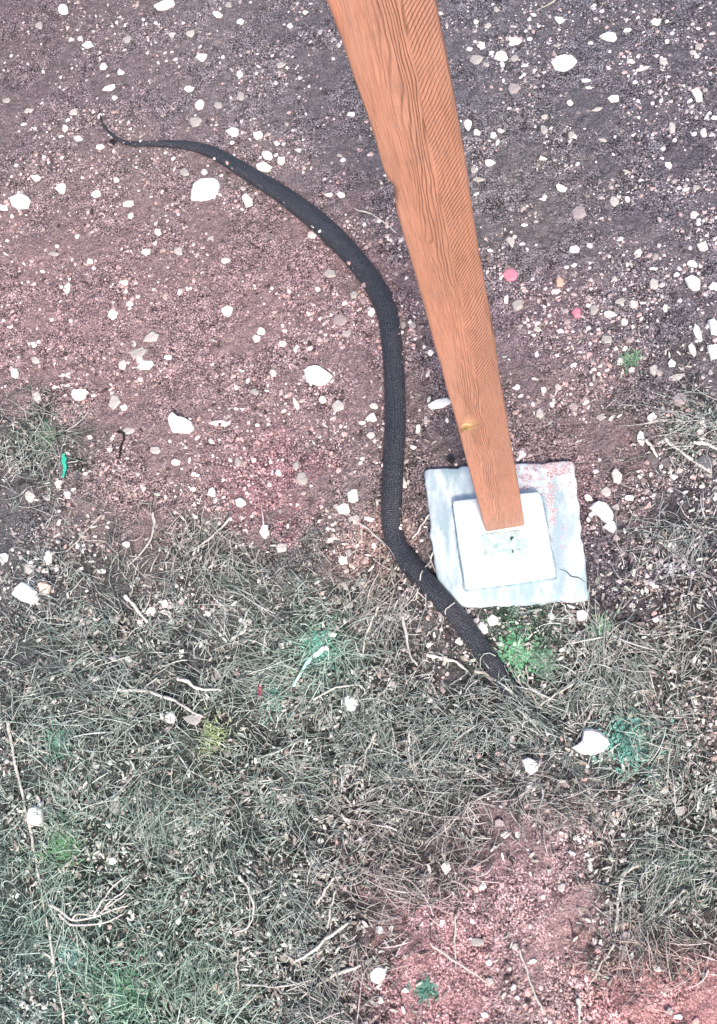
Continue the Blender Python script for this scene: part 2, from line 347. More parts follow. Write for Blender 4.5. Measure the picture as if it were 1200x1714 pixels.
def ribbon_tube(P, R, sides=6, flat=1.0):
    """tube along points P (n,3) radii R"""
    P = np.array(P, float); n = len(P); T = np.gradient(P, axis=0); T /= np.linalg.norm(T, axis=1)[:, None] + 1e-9
    up = np.array([0, 0, 1.0]); S = np.cross(T, up); S /= np.linalg.norm(S, axis=1)[:, None] + 1e-9; N = np.cross(S, T)
    V = []; Fc = []
    for i in range(n):
        for k in range(sides):
            a = 2 * math.pi * k / sides; V.append(P[i] + S[i] * math.cos(a) * R[i] + N[i] * math.sin(a) * R[i] * flat)
    for i in range(n - 1):
        for k in range(sides):
            l = (k + 1) % sides; Fc.append((i * sides + k, i * sides + l, (i + 1) * sides + l, (i + 1) * sides + k))
    Fc.append(tuple(range(sides))[::-1]); Fc.append(tuple((n - 1) * sides + k for k in range(sides)))
    return V, Fc
def spline(pts, n):
    pts = np.array(pts, float); m = len(pts); t = np.linspace(0, m - 1, n); out = []
    for u in t:
        i = min(int(u), m - 2); f = u - i
        p0, p1, p2, p3 = pts[max(i - 1, 0)], pts[i], pts[i + 1], pts[min(i + 2, m - 1)]
        out.append(0.5 * ((2 * p1) + (-p0 + p2) * f + (2 * p0 - 5 * p1 + 4 * p2 - p3) * f * f + (-p0 + 3 * p1 - 3 * p2 + p3) * f ** 3))
    return np.array(out)
cr = spline([(936, 952), (948, 957), (957, 965), (968, 967), (981, 975)], 22)
cx, cy = at(cr[:, 0], cr[:, 1], SLZ)
V, Fc = ribbon_tube(np.stack([cx - BCX, cy - BCY, np.full(22, SLZ + 0.0005)], -1), 0.0012 * np.sin(np.linspace(0.3, 2.9, 22)), 5, 0.5)
mesh_obj("crack", V, Fc, CHAR, foot)

# ------------------------------------------------------------------ post
pa = np.array(at(813, 888, TIZ)); pb = np.array(at(878.5, 881, TIZ)); ang = math.atan2(pb[1] - pa[1], pb[0] - pa[0]) + math.radians(3.5); W = float(np.linalg.norm(pb - pa))
pc = (pa + pb) / 2
post = tag(empty("timber_post", (pc[0], pc[1], TIZ), ang), "tall square orange pine post with slanting grain, standing on the white footing", "post")
def make_post():
    hw = W / 2; dep = 0.085; nz = 420; ztop = 2.5; nf = 26; V = []; Fc = []; r = 0.005
    ring = []
    for k in range(nf + 1): ring.append((-hw + r + (2 * hw - 2 * r) * k / nf, 0.0))
    for k in range(1, 5): a = -math.pi / 2 + math.pi / 2 * k / 4; ring.append((hw - r + r * math.cos(a), r + r * math.sin(a)))
    ring += [(hw, dep * k / 8) for k in range(1, 8)]; ring += [(hw - r * .5, dep), (-hw + r * .5, dep)]
    ring += [(-hw, dep * (8 - k) / 8) for k in range(1, 8)]
    for k in range(0, 4): a = math.pi + math.pi / 2 * k / 4; ring.append((-hw + r + r * math.cos(a), r + r * math.sin(a)))
    R = np.array(ring); N = len(R)
    for i in range(nz + 1):
        z = ztop * i / nz
        for (x, y) in R:
            s = 1 + 0.012 * math.sin(z * 5.2 + 1) + (vnoise(z, 0.3 + np.sign(x), 14, 4) - .5) * 0.035
            X = x * s; Y = y
            if x < 0:     # knot notch on the left arris
                g = math.exp(-((z - 1.165) / 0.020) ** 2); X += 0.0048 * g * (abs(x) / hw) ** 6; Y += 0.010 * g * max(0, -x / hw) ** 8 * (1 - y / dep)
                g2 = math.exp(-((z - 1.215) / 0.03) ** 2); X -= 0.0010 * g2 * (abs(x) / hw) ** 3
            if x > 0:
                g = math.exp(-((z - 0.80) / 0.02) ** 2); X += 0.0022 * g * (x / hw) ** 4
            cc_ = (max(0, min(z, 1.55) - 1.13) / 0.30) ** 1.8; X -= 0.003 * cc_ + 0.0075 * cc_ * max(0, min(1, .5 - x / (2 * hw)))
            Y += (vnoise(X, z, 30, 6) - .5) * 0.0016 * (1 if y < 0.02 else 0)
            V.append((X, Y, z + (0.001 if i == 0 else 0)))
    for i in range(nz):
        for k in range(N):
            l = (k + 1) % N; Fc.append((i * N + k, i * N + l, (i + 1) * N + l, (i + 1) * N + k))
    Fc.append(tuple(range(N))[::-1]); Fc.append(tuple(nz * N + k for k in range(N)))
    mesh_obj("shaft", V, Fc, WOOD, post, True)
    # raised rim of the healed knot, and dry splinters standing off it
    kb = []; kf = []
    for i in range(7):
        rr = [0.0001, .35, .6, .8, 1, 1.12, 1.2][i]; hgt = [-.0012, -.0014, -.0006, -.0018, -.0022, -.001, .001][i]
        for k in range(18):
            a = 2 * math.pi * k / 18; kb.append((-0.029 + 0.0085 * rr * math.cos(a), hgt, 0.543 + 0.011 * rr * math.sin(a)))
    for i in range(6):
        for k in range(18): l = (k + 1) % 18; kf.append((i * 18 + k, i * 18 + l, (i + 1) * 18 + l, (i + 1) * 18 + k))
    mesh_obj("knot", kb, kf, flat_mat("knot_wood", (0.62, 0.40, 0.20)), post, True)
    sm = flat_mat("dry_resin", (0.22, 0.15, 0.04))
    for a, b in (((-.050, .266), (-.036, .268)), ((-.034, .269), (-.004, .272)), ((-.036, .267), (-.043, .255)), ((-.033, .266), (-.040, .253)), ((-.031, .266), (-.026, .256)), ((-.036, .272), (-.026, .262))):
        a = (a[0], a[1] + .275); b = (b[0], b[1] + .275); P = spline([(a[0], -.003, a[1]), ((a[0] + b[0]) / 2, -.006, (a[1] + b[1]) / 2 + .0015), (b[0], -.002, b[1])], 8)
        V2, F2 = ribbon_tube(P, np.linspace(0.0007, 0.0003, 8), 5); mesh_obj("splinter", V2, F2, sm, post)
make_post()

# ------------------------------------------------------------------ snake
HP = [(163,176,.9),(167,196,1.5),(178,216,2.2),(196,231,3.0),(215,237,3.8),(250,238,5),(300,240,6.5),(340,248,8.5),(374,264,10.5),(412,288,12.5),(470,325,14.5),(525,367,16),(578,416,17),
      (622,470,17.5),(648,525,17.5),(658,590,17.5),(662,660,17.5),(662,730,17.5),(659,800,17),(656,858,16.5),(661,905,16.5),(690,950,17),(728,992,17),(762,1030,17),(797,1074,17),(832,1122,15.5),(858,1160,13),(878,1184,11),(894,1200,11.5),(908,1211,12.5),(924,1221,12),(936,1227,8),(941,1230,2.5)]
NS = 420
hp = spline(HP, NS); hx, hy = at(hp[:, 0], hp[:, 1], 0.015)
ppm = np.abs(at(hp[:, 0] + 1, hp[:, 1], 0.015)[0] - hx); hr = hp[:, 2] * ppm * (1 + (vnoise(np.arange(NS), np.zeros(NS), .06, 2) - .5) * .14)
hz = gz(hx, hy); hz = np.convolve(np.pad(hz, 12, mode='edge'), np.ones(25) / 25, 'valid') + hr * 0.72

dc = np.hypot(hp[:, 0] - 742, hp[:, 1] - 1004); hz += 0.016 * np.exp(-(dc / 60) ** 2); hz[-75:] -= np.linspace(0, .010, 75)
V, Fc = ribbon_tube(np.stack([hx, hy, hz], -1), hr, 28, 0.86)
seg = np.concatenate([[0], np.cumsum(np.hypot(np.diff(hx), np.diff(hy)))])
uvs = np.zeros((len(V), 3)); uvs[:, 0] = np.repeat(seg, 28); uvs[:, 1] = np.tile(np.abs(((np.arange(28) / 28 + .25) % 1) * 2 - 1), NS); uvs[:, 2] = np.repeat(hr, 28)
def snake_mat():
    t = NT("black_snake_skin", 0.42, 0.35); v = t.obj(); sx = t.n("ShaderNodeSeparateColor"); t.link(t.attr(), sx.inputs[0])
    u, w_ = sx.outputs[0], sx.outputs[1]
    a = t.math('MULTIPLY', u, 560.0); b = t.math('MULTIPLY', w_, 38.0)
    sc = t.math('MULTIPLY', t.math('SINE', t.math('ADD', a, b)), t.math('SINE', t.math('SUBTRACT', a, b)))
    c = t.ramp(sc, [(0.0, (0.012, 0.015, 0.024)), (0.5, (0.027, 0.034, 0.052)), (1.0, (0.046, 0.056, 0.080))])
    c = t.mix(t.ramp(t.noise(v, 16, 3, 0.6), [(0.42, 0.0), (0.66, 0.6)]), c, (0.034, 0.030, 0.042))
    c = t.mix(t.ramp(t.noise(v, 420, 2, 0.7), [(0.54, 0.0), (0.66, 0.7)]), c, (0.20, 0.21, 0.24))
    return t.out(c, t.bump(t.noise(v, 500, 3, 0.8), 0.0016, 0.9, t.bump(sc, 0.0012, 0.5)))
snake = mesh_obj("black_snake", V, Fc, snake_mat(), None, True, uvs)
tag(snake, "long black snake winding past the post and footing, thin tail tip at the upper left", "snake")
for sgn in (-1, 1):
    kk = NS - 20; tx_, ty_ = hx[kk] - hx[kk - 4], hy[kk] - hy[kk - 4]; L_ = math.hypot(tx_, ty_)
    ex, ey = hx[kk] + sgn * ty_ / L_ * hr[kk] * .72, hy[kk] - sgn * tx_ / L_ * hr[kk] * .72
    ev, ef = ribbon_tube([(ex, ey, hz[kk] + hr[kk] * .35), (ex + sgn * ty_ / L_ * .001, ey, hz[kk] + hr[kk] * .42), (ex + sgn * ty_ / L_ * .0022, ey - sgn * tx_ / L_ * .002, hz[kk] + hr[kk] * .45)], [.0026, .003, .0012], 10)
    mesh_obj("eye", ev, ef, flat_mat("snake_eye", (0.05, 0.035, 0.02), 0.2), snake, True)
def snake_top(x, y):
    x = np.asarray(x, float); sh = x.shape; x = x.ravel(); y = np.asarray(y, float).ravel(); o = np.full(len(x), -9.0)
    for i in range(0, NS, 3):
        d2 = (x - hx[i]) ** 2 + (y - hy[i]) ** 2; m = d2 < hr[i] ** 2
        o[m] = np.maximum(o[m], hz[i] + 0.86 * np.sqrt(hr[i] ** 2 - d2[m]))
    return o.reshape(sh)
def surf(x, y): return np.maximum(gz(x, y), snake_top(x, y))
def near_snake(px, py):
    px = np.asarray(px, float).ravel(); py = np.asarray(py, float).ravel(); o = np.full(len(px), 1e9)
    for i in range(0, NS, 3): o = np.minimum(o, np.hypot(px - hp[i, 0], py - hp[i, 1]) - hp[i, 2])
    return o
def in_foot(px, py, pad=0):
    p = np.array([(708, 785), (960, 770), (985, 1003), (736, 1014)], float); c = p.mean(0); p = c + (p - c) * (1 + pad / 130)
    px = np.asarray(px, float).ravel(); py = np.asarray(py, float).ravel(); ok = np.ones(len(px), bool)
    for i in range(4):
        a, b = p[i], p[(i + 1) % 4]; ok &= ((b[0] - a[0]) * (py - a[1]) - (b[1] - a[1]) * (px - a[0])) > 0
    return ok

# ------------------------------------------------------------------ stones
BIG = [ # outline in photo pixels, height m, colour, name, label
 ([(322,308),(334,298),(352,295),(365,300),(366,312),(357,330),(335,333),(318,332)],.022,'w',"squarish white stone below the snake's tail"),
 ([(508,620),(516,614),(530,612),(542,617),(556,629),(545,642),(530,644),(512,638)],.024,'w',"pointed white stone with dark lower edge, left of the snake"),
 ([(283,703),(290,692),(300,700),(312,702),(322,708),(326,718),(318,726),(290,725)],.022,'w',"white triangular stone on the pink soil, middle left"),
 ([(922,108),(930,100),(945,97),(958,98),(966,106),(958,115),(944,122),(928,118)],.018,'w',"broad white stone with a crack, right of the post top"),
 ([(1003,64),(1012,60),(1018,56),(1030,58),(1033,68),(1028,72),(1015,70)],.012,'w',"flat white stone with a pointed left tail, top right"),
 ([(986,852),(1000,840),(1014,844),(1025,858),(1026,872),(1016,880),(1004,868)],.022,'w',"oblong white stone with broken end, right of the footing"),
 ([(1009,884),(1018,876),(1028,874),(1033,886),(1026,893)],.018,'w',"broken-off end lying against the oblong white stone"),
 ([(958,1252),(966,1246),(973,1240),(976,1222),(990,1220),(1006,1226),(1018,1236),(1021,1246),(1010,1258),(990,1265),(972,1262)],.026,'w',"largest jagged white stone in the dead grass below the footing"),
 ([(873,1272),(884,1268),(894,1272),(902,1280),(900,1290),(888,1298),(880,1290)],.020,'w',"lumpy white stone in the grass, left of the jagged one"),
 ([(22,996),(30,984),(40,975),(52,980),(66,992),(68,1004),(60,1013),(40,1008)],.020,'w',"large flat white stone with grey streak at the left edge"),
 ([(66,978),(80,975),(88,982),(84,996),(70,994)],.014,'p',"peach-coloured stone touching the flat white one at left edge"),
 ([(50,1352),(60,1349),(70,1355),(74,1372),(66,1383),(52,1381),(46,1368)],.020,'w',"rounded white stone beside the long pale stalk"),
 ([(572,1168),(582,1162),(592,1166),(600,1178),(592,1190),(580,1188)],.018,'w',"round white stone in the grass, below the twisted pale stems"),
 ([(16,328),(28,323),(42,325),(50,334),(46,346),(28,348),(18,342)],.016,'w',"oval white stone with grooved right end at the left edge"),
 ([(256,8),(270,1),(288,-3),(292,6),(278,13),(262,14)],.014,'w',"slanted white stone cut by the top edge, upper left"),
 ([(404,330),(412,323),(422,333),(422,342),(412,346)],.012,'w',"small square white stone right of the squarish one"),
 ([(716,680),(730,672),(750,668),(756,676),(742,684),(722,687)],.012,'w',"long white stone lying against the post's left side"),
 ([(1184,538),(1194,534),(1206,545),(1204,562),(1190,560)],.018,'w',"white stone cut by the right edge, upper one of two"),
 ([(1183,580),(1196,577),(1208,580),(1206,598),(1190,600)],.018,'w',"white stone cut by the right edge, lower one of two"),
 ([(796,1050),(805,1040),(814,1046),(817,1058),(806,1064),(799,1062)],.015,'w',"squared white stone just below the footing"),
 ([(814,1036),(824,1028),(834,1034),(833,1044),(820,1048)],.014,'w',"rounded white stone touching the squared one below the footing"),
 ([(964,1024),(976,1022),(985,1030),(978,1040),(966,1040)],.014,'w',"white stone under the footing's lower right corner"),
 ([(1156,150),(1166,145),(1176,156),(1176,166),(1166,167)],.014,'w',"tilted white stone near the upper right corner"),
 ([(433,890),(440,876),(448,878),(450,892),(442,901)],.014,'w',"upright egg-shaped white stone at the grass edge, left of the snake"),
 ([(1146,465),(1158,458),(1173,466),(1172,482),(1160,484),(1152,478)],.015,'w',"notched white stone by the right edge, level with the pink chip"),
 ([(618,1628),(632,1616),(648,1620),(644,1636),(634,1648),(620,1642)],.015,'w',"crumbly white stone on the pink soil at bottom centre"),
 ([(356,1652),(362,1644),(372,1648),(376,1660),(368,1665)],.012,'p',"cream stone in the green grass near the bottom"),
 ([(1124,664),(1134,654),(1150,658),(1150,672),(1138,678),(1128,674)],.014,'g',"round pinkish grey stone in the grass near the right edge"),
 ([(1164,768),(1178,758),(1192,764),(1194,778),(1182,785),(1168,780)],.014,'d',"dark grey smooth stone under the right-hand straw"),
 ([(955,356),(965,346),(978,348),(982,360),(972,367),(960,366)],.014,'g',"dull grey speckled stone right of the post, above the pink chip"),
 ([(840,458),(846,448),(858,446),(867,454),(862,466),(848,468)],.012,'k',"bright pink chip touching the post's right side"),
 ([(956,526),(962,518),(972,522),(972,533),(962,535)],.011,'k',"smaller pale pink chip right of the bright pink one"),
 ([(930,470),(936,464),(943,470),(942,480),(932,480)],.010,'o',"orange-pink chip between the two pink chips"),
]
SM = """211,61,8,6 145,72,9,6 133,62,5,4 117,63,6,4 62,38,8,7 106,15,9,10 288,55,7,4 319,57,8,6 383,10,6,5 402,36,6,5 366,25,9,6 340,100,9,7 471,111,8,5 183,145,12,6 200,117,6,6 170,108,7,6 192,164,6,5 316,148,8,5 365,176,7,6 334,175,9,8 402,125,6,5 403,163,7,8 10,167,7,5 46,183,9,6 123,186,8,6 108,212,5,6 131,232,7,5 168,247,7,5 327,203,10,9 391,221,11,9 432,228,8,7 448,260,9,8 442,281,13,9 472,270,7,8 463,240,6,4 308,285,8,7 340,285,5,5 60,298,9,5 103,315,9,8 159,322,8,7 214,340,10,6 217,358,5,5 194,300,5,5 263,387,6,7 3,345,8,6 244,420,9,6 298,420,9,8 353,398,8,5 89,423,9,4 404,312,7,4 550,325,8,4 570,325,6,6 588,192,8,4 485,44,5,5 537,54,5,5 510,20,5,4 567,258,5,3 500,253,6,4 522,392,8,6
804,74,10,6 798,100,11,8 839,94,11,9 821,88,6,4 861,98,8,6 860,69,13,7 813,108,6,4 1169,77,7,5 1160,88,6,4 1110,101,8,5 1027,165,9,7 953,170,6,5 1117,67,4,4 1074,117,13,3 912,192,6,4 910,215,7,7 783,207,6,9 798,222,7,6 826,226,6,5 838,217,6,4 819,271,9,5 792,282,6,5 801,298,10,4 906,262,9,4 1119,278,7,7 1125,210,6,9 1178,217,6,8 956,224,7,6 1008,232,7,3 939,314,9,6 1028,337,8,8 1050,335,5,5 855,400,9,9 873,404,7,4 798,321,6,3 1165,315,7,4 1176,412,9,8 1068,424,8,6 987,410,6,5 961,417,8,7 1046,288,10,4 877,371,6,3 908,332,6,2 1098,38,9,6 933,77,8,3 893,26,6,3 981,136,9,3 987,145,8,3 937,35,9,7 860,147,10,9 1050,54,7,4 1056,105,8,4 831,19,5,5 815,42,7,5 797,38,4,4 1193,53,6,3 1000,181,12,3 1162,358,8,6
255,565,14,9 230,589,16,9 242,611,13,8 233,602,6,6 205,611,7,8 224,574,5,5 189,527,8,9 217,510,7,5 380,521,10,9 565,679,10,9 539,667,7,6 435,552,7,6 428,564,7,7 135,662,13,10 191,672,9,15 207,681,8,5 62,665,9,9 22,623,8,8 59,602,7,6 54,576,5,6 150,437,5,5 377,436,8,5 210,474,9,4 112,482,6,9 280,596,7,5 355,568,6,3 367,707,16,6 260,755,8,7 215,720,13,6 52,832,10,9 100,812,7,8 115,830,6,7 402,842,9,8 355,825,7,8 425,653,8,6 454,621,6,6 472,573,7,6 495,580,6,7 570,537,11,9 580,557,8,6 495,675,4,10 295,775,10,5 398,775,6,8 505,800,9,12 590,830,10,12 575,850,12,9 495,780,5,6 465,790,5,6 592,493,7,8 550,452,12,8 530,480,4,4 150,732,6,4
866,512,10,11 847,501,4,8 994,520,7,9 1061,506,8,7 1095,476,8,10 1195,477,9,7 1159,438,9,6 1094,449,9,3 1114,515,6,7 1016,568,12,7 1019,525,12,5 899,553,8,5 885,547,4,4 872,548,5,5 898,595,4,6 1038,603,7,6 1094,617,8,9 1126,607,7,7 1133,628,14,6 1159,585,6,12 1168,557,6,14 903,696,8,9 1008,698,9,6 959,682,8,7 934,649,6,5 910,655,5,5 994,633,3,6 1176,702,6,7 1168,691,7,5 1091,699,7,8 1092,767,10,11 1114,774,9,11 1031,797,9,14 1015,824,9,9 985,834,7,5 1031,850,7,7 1053,834,8,5 1190,620,4,5 1073,734,6,12 929,488,9,5 985,498,6,4 1045,538,6,6 1029,465,5,5 1038,504,8,5 690,546,6,7 675,546,6,6 713,705,4,8 700,718,4,8 748,704,4,4 621,699,9,9 625,680,7,5 622,730,8,6 622,522,6,7 676,810,6,12 682,737,4,4 720,592,6,5
470,915,9,9 82,937,7,9 50,952,9,9 75,955,6,5 8,935,9,9 172,957,8,5 250,1022,8,9 275,1010,6,7 278,1025,12,4 232,1042,6,6 190,1037,10,6 560,1002,8,8 582,1010,9,7 287,1202,9,11 325,1205,16,9 215,1105,6,7 190,1103,8,5 160,1136,9,4 360,1130,9,12 470,1080,6,7 305,1093,6,8 212,912,7,6 575,937,8,8 583,925,6,6 625,912,5,5 767,1072,6,7 740,1153,5,9 748,1127,4,4 710,1215,8,9 603,973,9,8 592,868,10,9 617,868,10,5 673,1030,12,7 821,1085,3,8 995,1183,8,7 951,1130,5,5 645,1288,6,9 888,1314,8,6 967,1064,5,8 104,1318,9,14 60,1338,5,9 194,1352,10,13 325,1391,11,8 187,1441,8,6 345,1561,8,8 475,1498,10,8 37,1630,5,5
835,1377,9,8 845,1396,9,7 866,1397,5,8 747,1452,9,11 940,1485,7,9 1137,1359,10,11 1127,1337,6,6 1032,1340,5,8 818,1611,6,6 891,1609,8,5 819,1642,7,7 811,1699,7,6 1100,1621,8,6 1135,1701,9,5 1120,1692,7,7 799,1577,10,8 635,1556,7,8 862,1585,6,6 678,1658,6,5 637,1675,6,6 852,1622,4,4"""
COL = {'w': (0.90, 0.89, 0.88), 'p': (0.80, 0.62, 0.52), 'g': (0.36, 0.31, 0.33), 'd': (0.16, 0.16, 0.17), 'k': (0.66, 0.24, 0.32), 'o': (0.62, 0.38, 0.30), 'q': (0.80, 0.66, 0.67)}
def rock(outline_px, h, colr, name="stone", seed=0):
    r_ = random.Random(seed)
    x, y = at([p[0] for p in outline_px], [p[1] for p in outline_px], 0.004); c = np.array([x.mean(), y.mean()])
    P = np.stack([x, y], -1) - c; n = len(P)
    if n < 9:      # split edges so the outline is not a clean polygon
        Q_ = []
        for i in range(n):
            a, b = P[i], P[(i + 1) % n]; Q_ += [a, (a + b) / 2 * (1 + r_.uniform(-.02, .07))]
        P = np.array(Q_); n = len(P)
    z0 = float(gz(c[0], c[1])); V = []; Fc = []
    h *= 0.75; lv = [(0.86, -0.55), (1.0, 0.0), (0.97, 0.50), (0.80, 0.90), (0.40, 1.0)]
    tx, ty = r_.uniform(-.25, .25), r_.uniform(-.25, .25); R = np.abs(P).max()
    for f, hh in lv:
        for i in range(n):
            j = r_.uniform(-.04, .04) if hh > 0 else 0
            px_, py_ = P[i] * (f + j); V.append((px_, py_, h * (hh + (r_.uniform(-.09, .09) if hh > 0 else 0)) + (px_ * tx + py_ * ty) * h / R * max(hh, 0)))
    V.append((0, 0, h * (1.02 + r_.uniform(-.08, .05))))
    for l in range(len(lv) - 1):
        for i in range(n): j = (i + 1) % n; Fc.append((l * n + i, l * n + j, (l + 1) * n + j, (l + 1) * n + i))
    t0 = (len(lv) - 1) * n
    for i in range(n): Fc.append((t0 + i, t0 + (i + 1) % n, len(V) - 1))
    Fc.append(tuple(range(n))[::-1])
    # outlines may be traced clockwise
    A = sum(P[i][0] * P[(i + 1) % n][1] - P[(i + 1) % n][0] * P[i][1] for i in range(n))
    if A < 0: Fc = [f[::-1] for f in Fc]
    cv = np.array(COL[colr]) * (r_.uniform(.93, 1.02) if name == 'stone' else r_.choice([.45, .55, .7, .95, 1, 1]))
    if name == 'pebble' and colr == 'w': cv = cv * np.array([1, .95, .93])
    o = mesh_obj(name, V, Fc, STONE, None, False, np.tile(cv, (len(V), 1)))
    o.location = (c[0], c[1], z0 + 0.001); return o
LM = []
for i, (ol, h, cc, lab) in enumerate(BIG):
    o = rock(ol, h, cc, "stone", 100 + i); tag(o, lab, "stone", "large pale stones on the soil")
    LM.append((np.mean([p[0] for p in ol]), np.mean([p[1] for p in ol])))
# landmarks for the labels of the smaller ones: (x, y, phrase)
MARK = [(LM[0][0], LM[0][1], "the squarish white stone"), (LM[1][0], LM[1][1], "the pointed dark-edged stone"), (LM[2][0], LM[2][1], "the white triangular stone"),
        (LM[3][0], LM[3][1], "the broad cracked stone"), (LM[5][0], LM[5][1], "the oblong broken stone"), (LM[7][0], LM[7][1], "the largest jagged stone"),
        (LM[9][0], LM[9][1], "the flat streaked stone"), (LM[11][0], LM[11][1], "the stone beside the long stalk"), (LM[12][0], LM[12][1], "the stone below twisted stems"),
        (LM[13][0], LM[13][1], "the oval grooved stone"), (LM[22][0], LM[22][1], "the tilted upper right stone"), (LM[23][0], LM[23][1], "the upright egg-shaped stone"),
        (LM[25][0], LM[25][1], "the crumbly bottom stone"), (LM[30][0], LM[30][1], "the bright pink chip"), (LM[17][0], LM[17][1], "the upper right-edge stone"),
        (166, 186, "the snake's tail tip"), (1152, 762, "the long straight straw"), (240, 590, "the cluster of white stones"),
        (182, 1515, "the branched pale twig"), (1030, 1560, "the tall bent stem"), (870, 1590, "the leaning bottom straw"), (LM[29][0], LM[29][1], "the dull grey speckled stone")]
smalls = []
for tok in SM.split():
    a = list(map(float, tok.split(','))); smalls.append(a)
PINK = {(959, 682), (367, 707), (570, 537), (845, 1396), (740, 1153), (835, 1377)}
GREYS = {(860, 147), (360, 1130), (1092, 767), (1114, 774)}
slots = {}
for a in smalls:
    k = min(range(len(MARK)), key=lambda i: math.hypot(a[0] - MARK[i][0], a[1] - MARK[i][1]))
    dx, dy = a[0] - MARK[k][0], a[1] - MARK[k][1]
    d = ("right of" if dx > 0 else "left of") if abs(dx) > abs(dy) else ("below" if dy > 0 else "above")
    slots.setdefault((k, d), []).append((math.hypot(dx, dy), a))
ORD = ["nearest", "second nearest", "third nearest", "fourth nearest", "fifth nearest", "sixth nearest", "seventh nearest", "eighth nearest", "ninth nearest", "tenth nearest", "eleventh nearest", "twelfth nearest", "thirteenth nearest", "fourteenth nearest", "fifteenth nearest", "sixteenth nearest", "seventeenth nearest", "eighteenth nearest", "nineteenth nearest", "twentieth nearest"]
si = 0
for (k, d), lst in slots.items():
    lst.sort(key=lambda t: t[0])
    for rank, (_, a) in enumerate(lst):
        x, y, rx, ry = a; si += 1; r_ = random.Random(si); rot = r_.uniform(-.35, .35); n = r_.choice([5, 6, 6, 7]); pts = []
        ph = r_.uniform(0, 6.28)
        for q in range(n):
            th = ph + 2 * math.pi * (q + r_.uniform(-.28, .28)) / n; f = r_.uniform(.82, 1.25)
            u, v = rx * f * math.cos(th), ry * f * math.sin(th); pts.append((x + u * math.cos(rot) - v * math.sin(rot), y + u * math.sin(rot) + v * math.cos(rot)))
        cc = 'q' if (x, y) in PINK else 'g' if (x, y) in GREYS else 'w'
        o = rock(pts, min(rx, ry) * 0.00085, cc, "pebble", si)
        shape = "long thin" if max(rx, ry) / min(rx, ry) > 1.9 else "flattish" if rx / ry > 1.35 else "upright" if ry / rx > 1.3 else "round"
        size = "small" if max(rx, ry) < 8 else "medium" if max(rx, ry) < 11 else "larger"
        tone = {'w': "pale", 'q': "pinkish", 'g': "grey"}[cc]
        tag(o, f"{size} {shape} {tone} pebble, {ORD[rank]} {d} {MARK[k][2]}".replace('larger ', 'big '), "pebble", "pale pebbles scattered over the soil and grass")

# ------------------------------------------------------------------ gravel (uncountable)
def ico():
    t = (1 + 5 ** .5) / 2
    v = np.array([(-1, t, 0), (1, t, 0), (-1, -t, 0), (1, -t, 0), (0, -1, t), (0, 1, t), (0, -1, -t), (0, 1, -t), (t, 0, -1), (t, 0, 1), (-t, 0, -1), (-t, 0, 1)], float)
    f = np.array([(0, 11, 5), (0, 5, 1), (0, 1, 7), (0, 7, 10), (0, 10, 11), (1, 5, 9), (5, 11, 4), (11, 10, 2), (10, 7, 6), (7, 1, 8), (3, 9, 4), (3, 4, 2), (3, 2, 6), (3, 6, 8), (3, 8, 9), (4, 9, 5), (2, 4, 11), (6, 2, 10), (8, 6, 7), (9, 8, 1)])
    return v / np.linalg.norm(v[0]), f
IV, IF = ico()
def scatter(n, rmin, rmax, dark):
    px = rng.uniform(-60, 1260, n * 3); py = rng.uniform(-60, 1760, n * 3)
    x, y = at(px, py)
    cl = fbm(x, y, 9, 3, 40); g = grass_px(px, py)
    p = np.clip((cl - 0.38) * 3.6, 0.05, 1) * (1 - 0.35 * g)
    p *= np.where(in_foot(px, py, 3), 0.0, 1.0); nh = near_snake(px, py); p *= np.where(nh < -1, 0.0, 1.0)
    p *= np.where((nh > 0) & (nh < 16), 1.8, 1.0)
    # smooth trodden soil is nearly free of grit
    for bx, by, br in ((740, 745, 40), (920, 735, 50), (850, 310, 45), (480, 430, 50), (690, 830, 28), (1100, 1670, 110), (900, 1560, 90), (730, 1650, 80), (880, 1430, 60)): p *= np.where(np.hypot(px - bx, py - by) < br, 0.12, 1)
    k = rng.random(len(px)) < p; px, py, x, y = px[k][:n], py[k][:n], x[k][:n], y[k][:n]; m = len(x)
    # size in metres follows distance a little so far grit is not lost
    r = rmin * (rmax / rmin) ** (rng.random(m) ** 2.4)
    return px, py, x, y, r, m
def gravel(name, n, rmin, rmax, pal, wts, label):
    px, py, x, y, r, m = scatter(n, rmin, rmax, False)
    V = np.repeat(IV[None], m, 0) * rng.uniform(.7, 1.3, (m, 12, 1))
    V = V * np.stack([r * rng.uniform(.8, 1.5, m), r * rng.uniform(.7, 1.1, m), r * rng.uniform(.45, .8, m)], -1)[:, None, :]
    a = rng.uniform(0, 6.28, m); ca, sa = np.cos(a)[:, None], np.sin(a)[:, None]
    X = V[:, :, 0] * ca - V[:, :, 1] * sa; Y = V[:, :, 0] * sa + V[:, :, 1] * ca
    V = np.stack([X + x[:, None], Y + y[:, None], V[:, :, 2] + (surf(x, y) + r * 0.25)[:, None]], -1)
    Fq = (IF[None] + (np.arange(m) * 12)[:, None, None]).reshape(-1, 3)
    pal = np.array(pal); ci = rng.choice(len(pal), m, p=wts); c = pal[ci] * rng.uniform(.8, 1.1, (m, 1))
    t = tint_px(px, py); t = t / t.mean(1)[:, None]; c = c * (0.55 + 0.45 * t)
    return tag(big_mesh(name, V.reshape(-1, 3), Fq, 3, STONE, np.repeat(np.clip(c, 0, .9), 12, 0)), label, "gravel", kind="stuff")
gravel("gravel", 22000, 0.0016, 0.0080, [(.80, .79, .78), (.46, .42, .41), (.26, .23, .23), (.56, .42, .40), (.07, .06, .06)], [.30, .24, .18, .16, .12], "fine white and grey grit strewn all over the soil")
